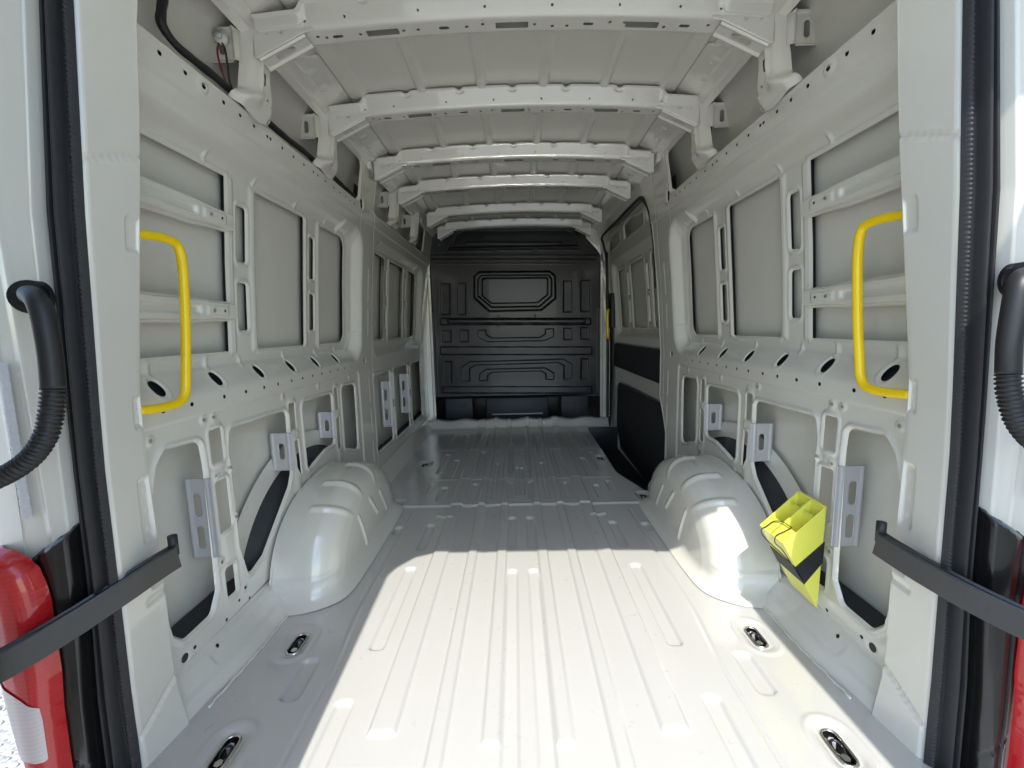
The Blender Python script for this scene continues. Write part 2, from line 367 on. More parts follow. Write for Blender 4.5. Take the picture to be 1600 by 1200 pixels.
# ---- side panels
def prof(z):
    return np.interp(z, [-.03, 0, .085, .80, 1.2, 1.66, 1.70, 1.868, 1.895, 1.915, 1.93], [.80, .815, .90, .90, .872, .832, .826, .800, .775, .735, .69])
WIN_R = [(1.0-.4, 1.412), (1.575, 1.92), (2.075, 2.352)]
WIN_F = [(2.83, 3.02), (3.14, 3.53), (3.68, 3.93)]
def wall_feats(side):
    big, low, small = [], [], []
    zb, zt = .915, 1.462
    wins = WIN_R+(WIN_F if side < 0 else [])
    for i, (a, b) in enumerate(wins):
        ra = .012
        first, last = i in (0, 3), i in (2, 5)
        pts = [(a, zb), (b, zb), (b, zt), (a, zt)]
        r = .05 if (i == 2 or i == 5) else .02
        if i == 2 or i == 5:
            big.append(Feat(lambda u, v, a=a, b=b: np.maximum(rr(u, v, a-.2, b, zb, zt, .055), a-u), (a, b, zb, zt), lip=.0, bead=.004, bw=.009))
        elif i == 0:
            big.append(Feat(lambda u, v, a=a, b=b: np.maximum(rr(u, v, .985, b+.2, zb, zt, .075), u-b), (.97, b, zb, zt), lip=.0, bead=.004, bw=.009))
        else:
            big.append(FR(a, b, zb, zt, .012, lip=.0, bead=.004, bw=.009))
    posts = [(1.495, .026), (1.998, .024)]+([(3.08, .022), (3.605, .026)] if side < 0 else [])
    for c, hw in posts:
        for z0, z1 in ((.982, 1.143), (1.212, 1.392)):
            low.append(FR(c-hw, c+hw, z0, z1, .012, lip=.003, bead=.006, bw=.007))
    low += [FP([(1.0, .30), (1.015, .20), (1.045, .165), (1.145, .165), (1.178, .22), (1.185, .60), (1.180, .672), (1.06, .68), (1.03, .645), (1.005, .56)], .022, bead=.007, bw=.008),
            FR(1.222, 1.272, .59, .692, .008, lip=.002, bead=.005, bw=.006), FR(1.222, 1.272, .376, .535, .008, lip=.002, bead=.005, bw=.006), FR(1.225, 1.264, .165, .256, .006, lip=.006, bead=.004, bw=.008),
            FP([(1.300, .62), (1.312, .677), (1.645, .670), (1.640, .42), (1.615, .375), (1.50, .275), (1.415, .200), (1.33, .175), (1.300, .30)], .024, bead=.007, bw=.008),
            FR(1.668, 1.708, .585, .692, .006, lip=.002, bead=.004, bw=.006), FP([(1.685, .537), (1.716, .537), (1.720, .385), (1.690, .425)], .004, lip=.002, bead=.004, bw=.006),
            FP([(1.772, .68), (2.062, .672), (2.052, .43), (1.95, .43), (1.84, .405), (1.775, .385)], .022, bead=.007, bw=.008),
            FR(2.093, 2.127, .588, .696, .006, lip=.002, bead=.004, bw=.006), FR(2.093, 2.127, .390, .545, .006, lip=.002, bead=.004, bw=.006),
            FP([(2.178, .688), (2.368, .682), (2.358, .31), (2.26, .345), (2.180, .37)], .028, bead=.007, bw=.008)]
    if side < 0:
        low += [FR(2.675, 3.018, .20, .69, .022, bead=.007), FR(3.110, 3.510, .185, .69, .022, bead=.007), FR(3.628, 3.98, .185, .685, .03, bead=.007),
                FR(3.045, 3.082, .22, .42, .008, lip=.006, bead=.004, bw=.008), FR(3.045, 3.082, .48, .67, .008, lip=.006, bead=.004, bw=.008),
                FR(3.545, 3.592, .22, .42, .008, lip=.006, bead=.004, bw=.008), FR(3.545, 3.592, .48, .67, .008, lip=.006, bead=.004, bw=.008)]
    for k in range(6): low.append(Feat(lambda u, v, c=1.086+.2185*k: (np.hypot(u-c, (v-.836)/1.2)-.0172), (1.06+.2185*k, 1.11+.2185*k, .81, .865), lip=.004, bead=.003, bw=.005))
    low.append(FC(2.545, .80, .013, lip=.004))
    low.append(FC(1.042, .113, .012, lip=.003))
    d = 1.066
    for dd in (0, .098, .231, .337, .44, .53, .63, .72, .81, .90, .99, 1.08, 1.17, 1.26, 1.36): small.append(FC(d+dd, .781, .0062, lip=0))
    pads = [(1.02, .715), (1.205, .728), (1.245, .728), (1.63, .727), (1.93, .727), (2.30, .725), (1.285, .56), (1.225, .565-.01), (1.715, .562), (1.69, .325), (1.30, .150), (1.55, .235), (1.78, .345), (2.14, .345), (2.39, .31), (2.40, .60), (1.286, .40), (1.21, .29)]
    small += [FC(a, b, .0058, lip=0) for a, b in pads]
    for a, b in ((1.075, .118), (1.14, .07), (1.205, .105), (1.27, .125), (1.32, .10)): small.append(FC(a, b, .0055, lip=0))
    for a in (1.10, 1.18, 1.24, 1.325, 1.40, 1.47, 1.545, 1.565, 1.64, 1.72, 1.80, 1.88, 1.92, 1.99, 2.08, 2.15, 2.22, 2.28, 2.34): small.append(FC(a, 1.632, (.0062 if a != 1.24 else .008), lip=0))
    for a, b in ((2.53, 1.52), (2.56, 1.44), (2.585, 1.30), (2.58, 1.26), (2.61, 1.30), (2.60, 1.18), (2.62, 1.16), (2.56, 1.07), (2.60, .98), (2.585, .93)): small.append(FC(a, b, .004, lip=.001))
    # openings above the cant rail
    def gap(a, b): return FR(a, b, 1.668, 1.864, .03, lip=.008, bead=.004, bw=.010)
    low.append(gap(.5, 2.405))
    if side < 0: low.append(gap(2.66, 4.0))
    low.append(Feat(lambda u, v: rr(u, v, 2.428, 2.468, 1.635, 1.688, .018), (2.42, 2.47, 1.63, 1.69), lip=.004, bead=.004, bw=.008))
    return big, low, small, pads
def wall_relief(u, v, side, F):
    big, low, small, pads = F
    h = np.zeros_like(u)
    def recess(a, b, w, dep):
        s = rr(u, v, a, b, .795, 1.535, .12)
        return dep*sm(-s/np.where(v < .97, w, np.where(u > b-.25, .075, .045)))
    h += recess(.5, 2.495, .085, .052)
    if side < 0: h += recess(2.69, 4.09, .085, .045)
    # swaged frame lines inside the recess, with small alignment nibs
    s = rr(u, v, .5, 2.415, .865, 1.492, .08)
    h += .006*sm(-(s)/.010)
    for k in (1.22, 1.46, 1.74, 2.02, 2.24):
        h -= .006*bump((u-k)/.010)*bump((v-.878)/.026); h -= .006*bump((u-k-.1)/.010)*bump((v-1.488)/.022)
    for k in (1.09, 1.30): h -= .006*bump((u-k)/.012)*bump((v-.885)/.03)
    # post beads
    for c in (1.495, 1.998)+((3.08, 3.605) if side < 0 else ()):
        for e in (-.056, .056): h -= .006*bump((u-c-e)/.018)*sm((1.475-v)/.02)*sm((v-.90)/.02)
    h += holes_relief(big, u, v)+holes_relief(low, u, v)+holes_relief(small, u, v)
    # lower embossed field
    s = rr(u, v, .90, 2.435, .03, .748, .03)
    h += .006*sm(-s/.007)
    for a, b in pads:
        r = np.hypot(u-a, v-b); h -= .0035*sm((.0155-r)/.005)
    r = np.hypot((u-1.24)/1.2, v-1.632); h -= .004*sm((.020-r)/.006)
    # raised columns between the lower openings
    for c in (1.247, 1.69, 2.11): h -= .004*bump((u-c)/.036)*sm((v-.12)/.05)*sm((.73-v)/.03)
    # cant rail creases, sill crease
    h += .006*sm((1.588-v)/.006)+.002*sm((v-1.655)/.01)
    h += .004*bump((v-.088)/.010)
    h += .012*sm((v-1.655)/.012)*sm((1.70-v)/.012)*(u < 2.40)
    h += .003*bump((u-2.66)/.008)+.003*bump((u-2.44)/.008)*sm((v-.9)/.1)
    # vertical beads on the ring pillar
    for z0, z1 in ((.16, .30), (.34, .50), (.54, .70), (.94, 1.10), (1.14, 1.34)):
        h -= .004*sm(-rr(u, v, 2.585, 2.603, z0, z1, .009)/.006)
    # shallow press marks of the sill
    for a, b in ((1.10, 1.30), (1.33, 1.40)): h += .003*sm(-rr(u, v, a, b, .035, .072, .012)/.006)
    # faint oil-canning of the pressed sheet
    h += .0010*np.sin(u*7.3+v*3.1)*np.sin(v*9.2-u*2.0)
    return h
DOOR_OPEN = [(2.612, -.2), (2.612, .31), (2.66, .40), (2.735, .52), (2.735, .98), (2.745, 1.45), (2.775, 1.66), (2.84, 1.775), (2.95, 1.795), (4.20, 1.795), (4.20, -.2)]
def side_panel(side):
    F = wall_feats(side); H = holes_sdf(F[0]+F[1]+F[2])
    def pos(u, v): return side*(prof(v)+.038*(1-sm((u-.96)/.25))*np.clip(1-v/.085, 0, 1)+wall_relief(u, v, side, F)), u, v
    def hole(u, v):
        s = H(u, v)
        # wheel arch cut-out
        s = np.minimum(s, (np.hypot((u-1.87)/.43, v/.325)-1)*.33)
        if side > 0: s = np.minimum(s, poly(u, v, DOOR_OPEN))
        return s
    o = sheet('side_panel', spaced(.957, 4.36, .0042, .0085), np.concatenate([np.arange(0, 1.86, .0045), np.arange(1.862, 1.9305, .003)]), pos, PAINT, VAN, hole)
    o['label'] = 'left pressed steel side wall with window recesses and lower openings' if side < 0 else 'right pressed steel side wall behind the sliding door'
    return o
WALL = {s: side_panel(s) for s in (-1, 1)}
def skin_x(z): return np.interp(z, [-.3, 0, .5, .9, 1.2, 1.5, 1.7, 1.85, 1.94, 1.99], [.98, .995, 1.0, .985, .962, .935, .912, .885, .84, .78])
for s in (-1, 1):
    o = sheet('outer_panel', np.arange(.80, 2.72 if s > 0 else 4.76, .03), np.concatenate([np.arange(-.3, 1.98, .03), [1.992]]), lambda u, v: (s*(skin_x(v)+.001*np.sin(u*5+v*3)), u, v), SKIN, VAN)
    o['label'] = ('left' if s < 0 else 'right')+' outer body skin seen through the wall openings'
    # closed sill of the wall cavity
    pts = [(s*.915, .93, .09), (s*.915, .93, .14), (s*.99, .93, .16), (s*.99, .93, .09)]
    prism('sill_closing_strip', pts, (0, 1.70 if s > 0 else 3.4, 0), CAV, VAN)
    sheet('belt_hole_shade', np.arange(1.0, 2.42, .05), np.linspace(.768, .885, 8), lambda u, v: (s*(.935+.030*sm((v-.80)/.05)), u, v), CAV, VAN)  # dark strip painting in the shade behind the belt holes
    sheet('rail_hole_shade', np.arange(1.0, 2.42, .05), np.linspace(1.605, 1.652, 4), lambda u, v: (s*(prof(v)+.022), u, v), CAV, VAN)  # dark colour stands in for shade inside the cant rail holes
    sheet('pillar_hole_shade', np.linspace(2.415, 2.60, 4), np.linspace(1.52, 1.76, 6), lambda u, v: (s*(prof(v)+.04), u, v), CAV, VAN)  # dark sheet so the pillar hole looks shaded inside
    # wheelhouse outer band seen through the openings
    th = np.linspace(math.radians(4), math.radians(176), 60)
    sheet('wheelhouse_band', th, np.linspace(0, 1, 6), lambda a, b: (s*(.925+.05*b), 1.87-(.475+.05*b)*np.cos(a), (.40+.05*b)*np.sin(a)), CAV, VAN)
    sheet('wheelhouse_flange', th, np.linspace(0, 1, 6), lambda a, b: (s*(.972+.012*b), 1.87-(.525+.07*b)*np.cos(a), (.45+.07*b)*np.sin(a)), SKIN, VAN)

# reinforcement plates between inner and outer panel (face the rear)
def bracket(s, d, z0, z1, slots, xo=.985, parent=None):
    pts = [(.895, z0), (.895, z1), (xo-.012, z1), (xo, z1-.012), (xo, z0+.012), (xo-.004, z0)]
    feats = [FR(a-.010, a+.010, b, c, .0099) for a, b, c in slots]
    def plane(u, v):
        y = d-.004*bump((u-.913)/.006)-.005*bump((u-(xo-.018))/.006)+.02*sm((u-(xo-.010))/.010)
        return s*u, y, v
    return plate('reinforcement_plate', pts, feats, plane, .0022, GALV, WALL[s], .0035)
for s in (-1, 1):
    bracket(s, 1.188, .318, .56, [(.945, .445, .515), (.945, .345, .415)])
    bracket(s, 1.640, .430, .582, [(.940, .475, .54)], .992)
    bracket(s, 2.050, .455, .585, [(.940, .49, .545)], .992)
for d, z0, z1 in ((3.02, .285, .615), (3.515, .29, .615)):
    bracket(-1, d, z0, z1, [(.945, z0+.05, z0+.13), (.945, z0+.19, z0+.27)])
for s in (-1, 1):  # dark strips that paint shade into the gaps round the windows
    ps = [(1.418, 1.450), (1.526, 1.545), (1.926, 1.955), (2.024, 2.040), (2.358, 2.42)]+([(3.026, 3.052), (3.54, 3.565), (3.94, 3.97)] if s < 0 else [])
    for a, b in ps: sheet('gap_shade_strip', np.linspace(a, b, 4), np.linspace(.905, 1.472, 8), lambda u, v: (s*(prof(v)+.078), u, v), CAV, WALL[s])
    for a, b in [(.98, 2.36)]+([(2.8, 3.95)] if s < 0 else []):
        for z0, z1 in ((.885, .907), (1.470, 1.492)): sheet('gap_shade_strip', np.linspace(a, b, 30), np.linspace(z0, z1, 3), lambda u, v: (s*(prof(v)+.078), u, v), CAV, WALL[s])
# window cross bars of the rear bay
def wbar(s, z0, z1, sl):
    us = np.arange(.975, 1.43, .004); vs = np.linspace(0, 1, 36)
    def pos(u, t):
        zc = (z0+z1)/2+sl*(u-1.2); hh = (z1-z0)/2*(1+.12*sm((1.12-u)/.1)-.18*sm((u-1.25)/.1)); z = zc+(t*2-1)*hh
        a = np.abs(t*2-1)
        x = prof(z)+.062-.020*sm((.86-a)/.16)*sm((u-.985)/.02)
        s_ = rr(u, z, 1.03, 1.272, zc-.016, zc+.016, .012); x = x+.010*sm(-s_/.010)
        s2 = rr(u, z, 1.287, 1.39, zc-.018, zc+.018, .008); x = x-.004*sm(-s2/.008)
        return s*(x), u, z
    hf = holes_sdf([FR(1.318, 1.326, 0, 0, 0)]) 
    def hole(u, t):
        zc = (z0+z1)/2+sl*(u-1.2); z = zc+(t*2-1)*(z1-z0)/2
        return np.minimum(np.maximum(np.abs(u-1.315), np.abs(z-zc))-.006, 0.5)+np.where(False, 0, 0) if False else np.minimum(np.hypot(u-1.365, z-zc)-.005, np.maximum(np.abs(u-1.318), np.abs(z-zc))-.0055)
    return sheet('window_cross_bar', us, vs, pos, PAINT, WALL[s], hole)
for s in (-1, 1):
    wbar(s, 1.285, 1.362, .0); wbar(s, 1.005, 1.082, .0)

# ---- wheel arches
def wheel_arch(s):
    th = np.linspace(0, math.pi, 181)
    # cross-section across the arch: (x, scale)
    cs = [(.905, 1.0), (.88, 1.0), (.85, 1.0), (.82, .998), (.79, .99)]
    for a in np.linspace(5, 80, 12): cs.append((.79-.10*math.sin(math.radians(a)), .99-.24*(1-math.cos(math.radians(a)))))
    cs += [(.685, .72), (.682, .62), (.680, .5), (.679, .36), (.679, .2), (.679, 0)]
    cs = np.array(cs); L = np.concatenate([[0], np.cumsum(np.hypot(np.diff(cs[:, 0]), np.diff(cs[:, 1])*.4))]); 
    vv = np.linspace(0, L[-1], 90)
    def pos(a, t):
        x = np.interp(t, L, cs[:, 0]); sc = np.interp(t, L, cs[:, 1])
        ca, sa = np.cos(a), np.sin(a); p = .86
        d = -.455*np.sign(ca)*np.abs(ca)**p*sc; z = .350*np.abs(sa)**p*sc
        rib = 0
        for a0, t0, t1 in ((.98, .25, .80), (1.36, .22, .78), (1.76, .25, .8)):
            rib = rib+.010*bump((a-a0-.12*(t/L[-1]-.5))/.055)*sm((t/L[-1]-t0*.55)/.03)*sm((t1*.62-t/L[-1])/.03)
        inn = np.clip((.69-x)/.012, 0, 1)
        dis = 0
        for a_, b_, c_, d_ in ((-.16, .20, -.10, .05), (-.02, .22, .06, .12), (.12, .20, .20, .08)):
            ex, ey = c_-a_, d_-b_; tt = np.clip(((d-a_)*ex+(z-b_)*ey)/(ex*ex+ey*ey), 0, 1); q = np.hypot(d-a_-ex*tt, z-b_-ey*tt)
            dis = dis+.008*bump(q/.012)
        x = x-dis*inn
        sw = .006*bump((z-.085)/.014)*(sc > .80)
        d = d-(rib+sw)*ca*1.0; z = z+rib*sa
        # flared foot
        f = np.clip(1-z/.055, 0, 1)**2.2
        nx = sm((.80-x)/.11); k = .055*f
        d = d+k*np.sign(-ca)*sm(np.abs(ca)*2.2)*(1-.55*nx); x = x-k*.8*nx
        return s*x, 1.87+d, z+.003
    o = sheet('wheel_arch', th, vv, pos, PAINT, VAN)
    o['label'] = ('left' if s < 0 else 'right')+' rounded steel wheel arch rising from the load floor'
    # weld flange against the side wall
    sheet('arch_flange', th, np.linspace(0, 1, 5), lambda a, b: (s*(.897-.003*b), 1.87-(.425+.045*b)*np.cos(a), (.322+.045*b)*np.sin(a)), PAINT, o)
    return o
ARCH = {s: wheel_arch(s) for s in (-1, 1)}
for s in (-1, 1):
    wob = lambda t: .0015*math.sin(t*37)+.001*math.sin(t*91)
    tube('seam_sealer', [(s*(.8955+wob(a)), 1.87-(.432+wob(a*2))*math.cos(a), .004+(.328+wob(a*3))*math.sin(a)) for a in np.linspace(.02, math.pi-.02, 70)], .0042, PAINT, ARCH[s], 7, 1)
    for a, b in ((1.0, 1.40),)+(((2.36, 4.06),) if s < 0 else ((2.36, 2.43),)):
        tube('seam_sealer', [(s*(.818+.02*(1-min(1, max(0, (d_-.96)/.25)))+wob(d_*3)), d_, .003+wob(d_*5)*.5) for d_ in np.arange(a, b, .012)], .0038, PAINT, floor, 7, 1)

# ---- roof
def roof_z(x): return 1.968-.062*x*x
def roof_h(x, d):
    z = roof_z(x); ax = np.abs(x)
    for c, wd in ((.127, .022), (.375, .022), (.64, .04)):
        z = z-.014*sm((wd-np.abs(ax-c))/.009)
    for c in (1.225, 1.74, 2.28, 2.80, 3.3): z = z+.003*sm(.5-np.abs(d-c)/.4)
    return z-.02*sm((ax-.68)/.08)
roofp = sheet('roof_panel', np.arange(-.78, .7801, .0065), np.arange(.42, 4.7, .02), lambda x, d: (x, d, roof_h(x, d)), SKIN, VAN)
roofp['label'] = 'grey roof skin with long pressed swages'
ro = sheet('roof_outer_skin', np.arange(-.92, .921, .04), np.arange(.40, 4.75, .1), lambda x, d: (x, d, 2.03-.1*x*x), PAINT, VAN)
box('cab_light_stop', -1.06, 1.06, 4.70, 4.74, -.35, 2.06, PLAST, VAN)  # unseen black sheet added to stop sky light leaking past the bulkhead
# unseen overhang above the doors, added to shape the edge of the sun patch
prism('sun_patch_blocker', [(-.80, .15, 1.93), (-.52, .15, 1.93), (-.515, .22, 1.93), (-.48, .32, 1.93), (-.42, .40, 1.93), (-.34, .435, 1.93), (.80, .435, 1.93), (.80, .55, 1.93), (-.80, .55, 1.93)], (0, 0, .07), PAINT, VAN, .01)
box('rear_header', -.74, .74, .82, .96, 1.845, 1.962, PAINT, VAN, .012)

for s in (-1, 1):
    def edge(d):
        ph = np.mod(d-1.46, .53)/.53
        return .715-.035*sm((ph-.30)/.05)*sm((.98-ph)/.06)+.018*sm((ph-.12)/.04)*sm((.26-ph)/.04)
    def fpos(d, t):
        xe = edge(d); x = xe+(.775-xe)*t
        emb = 0
        for c in (1.60, 1.70, 1.80, 2.14, 2.24, 2.34, 2.72, 2.86): emb = emb+.004*(np.hypot(d-c, x-.735) < .016)*1.0
        return s*x, d, roof_h(x, d)-.009-emb+.005*bump(t/.12)
    sheet('roof_side_flange', np.arange(.95, 4.3, .006), np.linspace(0, 1, 22), fpos, PAINT, VAN)
BOWS = [(.99, 1), (1.46, 1), (1.985, 1), (2.54, .98), (3.02, .98), (3.66, .9), (4.14, .9)]
def roof_bow(dc, wid):
    def zb(x): return 1.897-.062*x*x
    path = np.array([(-.078, .062), (-.066, .060), (-.060, .046), (-.045, .010), (-.036, .001), (-.028, 0), (.026, 0), (.036, .004), (.048, .06)])
    L = np.concatenate([[0], np.cumsum(np.hypot(*np.diff(path, axis=0).T))])
    vs = np.linspace(0, L[-1], 44)
    lb0 = L[5]; lb1 = L[6]; lm = (lb0+lb1)/2
    fe = []
    for k in (-.40, 0, .40): fe.append(FR(k-.05, k+.05, lm-.012, lm+.014, .002))
    for k in (-.54, -.21, .235, .53): fe.append(FR(k-.016, k+.016, lm-.006, lm+.006, .0058))
    for k in (-.60, -.575, -.47, -.335, -.29, -.14, -.09, .07, .125, .17, .30, .345, .47, .60): fe.append(FC(k, lm+.008*((hash(round(k*1000)) % 3)-1), .0052))
    for k in (-.62, -.5, -.28, -.08, .12, .32, .5, .62): fe.append(FC(k, L[3]-.012, .004))
    H = holes_sdf(fe)
    def pos(x, t):
        dd = np.interp(t, L, path[:, 0]); zz = np.interp(t, L, path[:, 1])
        tabs = 0
        for k in (-.44, -.22, 0, .22, .44): tabs = tabs+bump((x-k)/.022)
        zz = zz-.006*tabs*sm((.03-t)/.012); dd = dd+.008*tabs*sm((.03-t)/.012)
        e = sm((np.abs(x)-.60)/.12); zz = zz*(1-.0*e)
        zz = zz-.026*sm((np.abs(x)-.612)/.025)*sm((L[3]-t)/.03)
        return x, dc+dd, zb(x)+zz
    o = sheet('roof_bow', np.arange(-.765*wid, .7651*wid, .0055), vs, pos, PAINT, VAN, H)
    for s in (-1, 1):
        # gusset: web + slotted diagonal flange
        g = mesh_obj('gusset', [], [], PAINT, o)
        bpy.data.objects.remove(g)
        A = np.array((.628*wid, 1.866)); B = np.array((.772*wid, 1.800)); ab = B-A; LL = np.linalg.norm(ab); ab = ab/LL
        nn = np.array((-ab[1], ab[0])); nn = nn if nn[1] < 0 else -nn
        H2 = holes_sdf([FR(LL*.30, LL*.72, .014, .032, .0088)])
        def pg(u, v, s=s):
            e = .006*bump((v-.005)/.006)+.006*bump((v-.043)/.006)
            return s*(A[0]+ab[0]*u+nn[0]*e), dc-.040+v*1.35, A[1]+ab[1]*u+nn[1]*e
        sheet('gusset_flange', np.linspace(0, LL, 44), np.linspace(0, .048, 16), pg, PAINT, o, H2)
        web = [(A[0]-.03, 1.871), (A[0], A[1]), (B[0], B[1]), (.785*wid, 1.80), (.785*wid, 1.90), (A[0]-.03, 1.89)]
        plate('gusset_web', web, [FC(.70*wid, 1.872, .005), FC(.745*wid, 1.868, .004)], lambda u, v, s=s: (s*u, dc-.042+0*u, v), .0025, PAINT, o, .006)
    return o
for b in BOWS: roof_bow(*b)
def roof_post(s, dc, wd=1.0):
    us = np.arange(-.13, .131, .004); vs = np.arange(1.632, 1.905, .004)
    fe = [FR(-.012, .014, 1.748, 1.782, .004), FR(.052, .070, 1.70, 1.735, .004), FC(.030, 1.715, .004), FC(-.035, 1.87, .004)]
    H = holes_sdf(fe)
    def wl(v): return -.056-.050*sm((1.72-v)/.045)*1.0
    def wr(v): return .060+.035*sm((1.80-v)/.12)
    def hole(u, v):
        o_ = np.maximum(wl(v)-u, u-wr(v)); o_ = np.maximum(o_, 1.655-.012*np.cos(u*25)-v)
        return np.minimum(-o_, H(u, v))
    def pos(u, v):
        t = (u-wl(v))/(wr(v)-wl(v)); e = np.minimum(t, 1-t)
        x = prof(np.minimum(v, 1.868))-.006-.024*sm(e/.22)-.012*bump((t-.33)/.10)*sm((v-1.70)/.05)+.020*(1-sm((e+.02)/.10))*sm((v-1.68)/.04)
        x = x-.014*bump((t-.3)/.25)*bump((v-1.70)/.035)+.016*sm((1.69-v)/.035)
        return s*x, dc+u, v
    o = sheet('roof_post', us, vs, pos, PAINT, VAN, hole)
    sheet('post_hole_shade', np.linspace(-.04, .06, 4), np.linspace(1.675, 1.85, 4), lambda u, v: (s*(.838+0*u), dc+u, v), CAV, o)  # dark sheet as painted shade behind the post's square hole
    pts = [(.812, 1.785), (.812, 1.868), (.835, 1.876), (.900, 1.876), (.912, 1.866), (.912, 1.787), (.900, 1.778), (.835, 1.778)]
    plate('post_bracket', pts, [FR(.861, .879, 1.803, 1.850, .0088)], lambda u, v: (s*u, dc-.058-.010*bump((u-.828)/.010)-.006*bump((v-1.874)/.008)-.006*bump((v-1.780)/.008)-.006*bump((u-.908)/.008), v), .0022, PAINT, o, .003)
    return o
for s in (-1, 1):
    for dc in (1.46, 1.985): roof_post(s, dc)
for dc in (3.02, 3.60): roof_post(-1, dc)
for s in (-1, 1):      # roof frame ring at the pillar, brace towards the bow
    box('pillar_cap', s*.79-.012, s*.79+.012, 2.47, 2.60, 1.85, 1.905, PAINT, VAN, .005)

# ---- bulkhead
BD = 4.35
def BX(c): return (640+c/5-803.3)*.00633
def bulk_feats():
    def conv(pts, oy): 
        out = []
        for a, b in pts:
            px, py = 640+a/5, oy+b/5
            r = _f+(px-800)/672*_r+(600-py)/672*_u; t = BD/r[1]
            out.append((CAM_POS[0]+r[0]*t, CAM_POS[2]+r[2]*t))
        return out
    T = lambda p: conv(p, 320); B = lambda p: conv(p, 480)
    R_ = lambda f, a, b, c, d: f([(a, c), (b, c), (b, d), (a, d)])
    F = [(R_(T, 240, 315, 615, 860), -.010, .006), (R_(T, 370, 440, 610, 860), -.010, .006), (R_(T, 1200, 1270, 592, 840), -.010, .006), (R_(T, 1335, 1410, 588, 835), -.010, .006),
         (R_(T, 255, 325, 982, 1075), -.008, .005), (R_(T, 390, 460, 978, 1073), -.008, .005), (R_(T, 1203, 1270, 962, 1056), -.008, .005), (R_(T, 1335, 1405, 958, 1052), -.008, .005),
         (T([(530, 980), (595, 976), (597, 1012), (640, 1040), (1020, 1035), (1058, 1008), (1060, 970), (1126, 966), (1126, 1030), (1050, 1064), (600, 1070), (530, 1035)]), -.008, .004),
         (R_(T, 240, 1425, 1108, 1172), .012, .006),
         (R_(B, 268, 330, 425, 590), -.008, .005), (R_(B, 1338, 1400, 402, 565), -.008, .005),
         (B([(400, 580), (400, 470), (470, 425), (1200, 405), (1270, 442), (1270, 562), (1205, 562), (1205, 457), (1165, 436), (510, 452), (470, 482), (470, 580)]), -.009, .004),
         (B([(545, 575), (545, 522), (600, 483), (1060, 472), (1130, 515), (1130, 567), (1065, 567), (1065, 522), (1030, 500), (650, 510), (610, 533), (610, 575)]), -.009, .004),
         (R_(B, 258, 1425, 618, 672), .014, .006),
         (R_(T, 240, 1415, 885, 938), .016, .006), (R_(T, 300, 1370, 895, 925), .012, .006),
         (T([(500, 560), (540, 520), (1100, 515), (1142, 555), (1145, 735), (1030, 828), (620, 838), (500, 730)]), .022, .016),
         (T([(530, 580), (560, 548), (1085, 545), (1112, 575), (1112, 715), (1015, 800), (640, 805), (530, 715)]), -.020, .012),
         (T([(565, 585), (580, 572), (1070, 568), (1082, 580), (1080, 705), (1000, 768), (640, 774), (565, 712)]), .012, .008),
         (R_(T, 170, 1460, 392, 404), .012, .008), (R_(T, 170, 1460, 424, 436), .014, .008), (R_(T, 200, 1290, 456, 464), .006, .006),
         (R_(T, 440, 1190, 288, 305), .010, .008), (R_(T, 300, 640, 352, 366), .008, .006), (R_(T, 680, 960, 348, 361), .008, .006), (R_(T, 1000, 1330, 344, 358), .008, .006),
         (T([(360, 215), (420, 190), (1220, 182), (1280, 205), (1320, 320), (300, 340)]), -.014, .014)]
    return F
BF = bulk_feats()
def bulk_pos(x, z):
    h = np.zeros_like(x)
    for pts, dep, wd in BF: h += dep*sm(-poly(x, z, pts)/wd)
    h += .010*sm((np.abs(x)-.81)/.02)*(z < 1.15)      # side flanges stand proud
    h += .012*sm((z-1.45)/.02)*sm((np.abs(x)-.43)/.05)*0
    for k in range(12): h -= .004*bump(np.hypot(x+.60-.11*k, z-.752)/.006)
    for zz in (1.085, 1.00):
        for xx in (-.19, -.175, .19, .205): h += .005*sm(-rr(x, z, xx-.003, xx+.003, zz-.012, zz+.012, .002)/.003)
    # lower edge rolls away
    return x, BD-h+.05*sm((.285-z)/.03), z
bulk = sheet('bulkhead', np.arange(-.90, .9001, .0058), np.arange(.255, 2.0, .0058), bulk_pos, BLACK, VAN)
bulk['label'] = 'black pressed bulkhead behind the cab with blanked window'
for k in range(9): tube('bolt', [(-.66+.165*k, BD-.006, 1.945-.012*abs(k-4)*.35), (-.66+.165*k, BD-.016, 1.945-.012*abs(k-4)*.35)], .006, CHROME, bulk, 6, 1, None, False)
for x, z in ((-.72, 1.91), (-.69, 1.89), (-.71, 1.83), (-.74, 1.79), (-.70, 1.72)): tube('bolt', [(x, BD-.004, z), (x, BD-.012, z)], .005, CHROME, bulk, 6, 1, None, False)
# seat boxes and heater grille under the bulkhead
box('cab_floor_back', -.92, .92, 4.62, 4.66, -.12, .40, BLACK, VAN)
def seat_base(x0, x1, z0, z1, d, grille):
    b = box('seat_base', x0, x1, d, d+.18, z0, z1, NAVY, VAN, .012)
    gx0, gx1, gz0, gz1, nx, nz = grille
    for i in range(nx):
        for j in range(nz):
            a = gx0+(gx1-gx0)*(i+.12)/nx; c = gx0+(gx1-gx0)*(i+.88)/nx; e = gz0+(gz1-gz0)*(j+.08)/nz; f = gz0+(gz1-gz0)*(j+.92)/nz
            box('grille_slot', a, c, d-.003, d+.01, e, f, CAV if False else PLAST, b, 0)
    return b
seat_base(-.765, -.47, .0, .26, 4.44, (-.69, -.53, .09, .20, 6, 2))
seat_base(-.335, .32, .0, .25, 4.44, (-.24, .22, .085, .125, 12, 1))
seat_base(.45, .74, .0, .26, 4.44, (.48, .64, .09, .21, 6, 2))
box('seat_base_ledge', -.27, .26, 4.425, 4.45, .07, .082, GALV, VAN, .002)
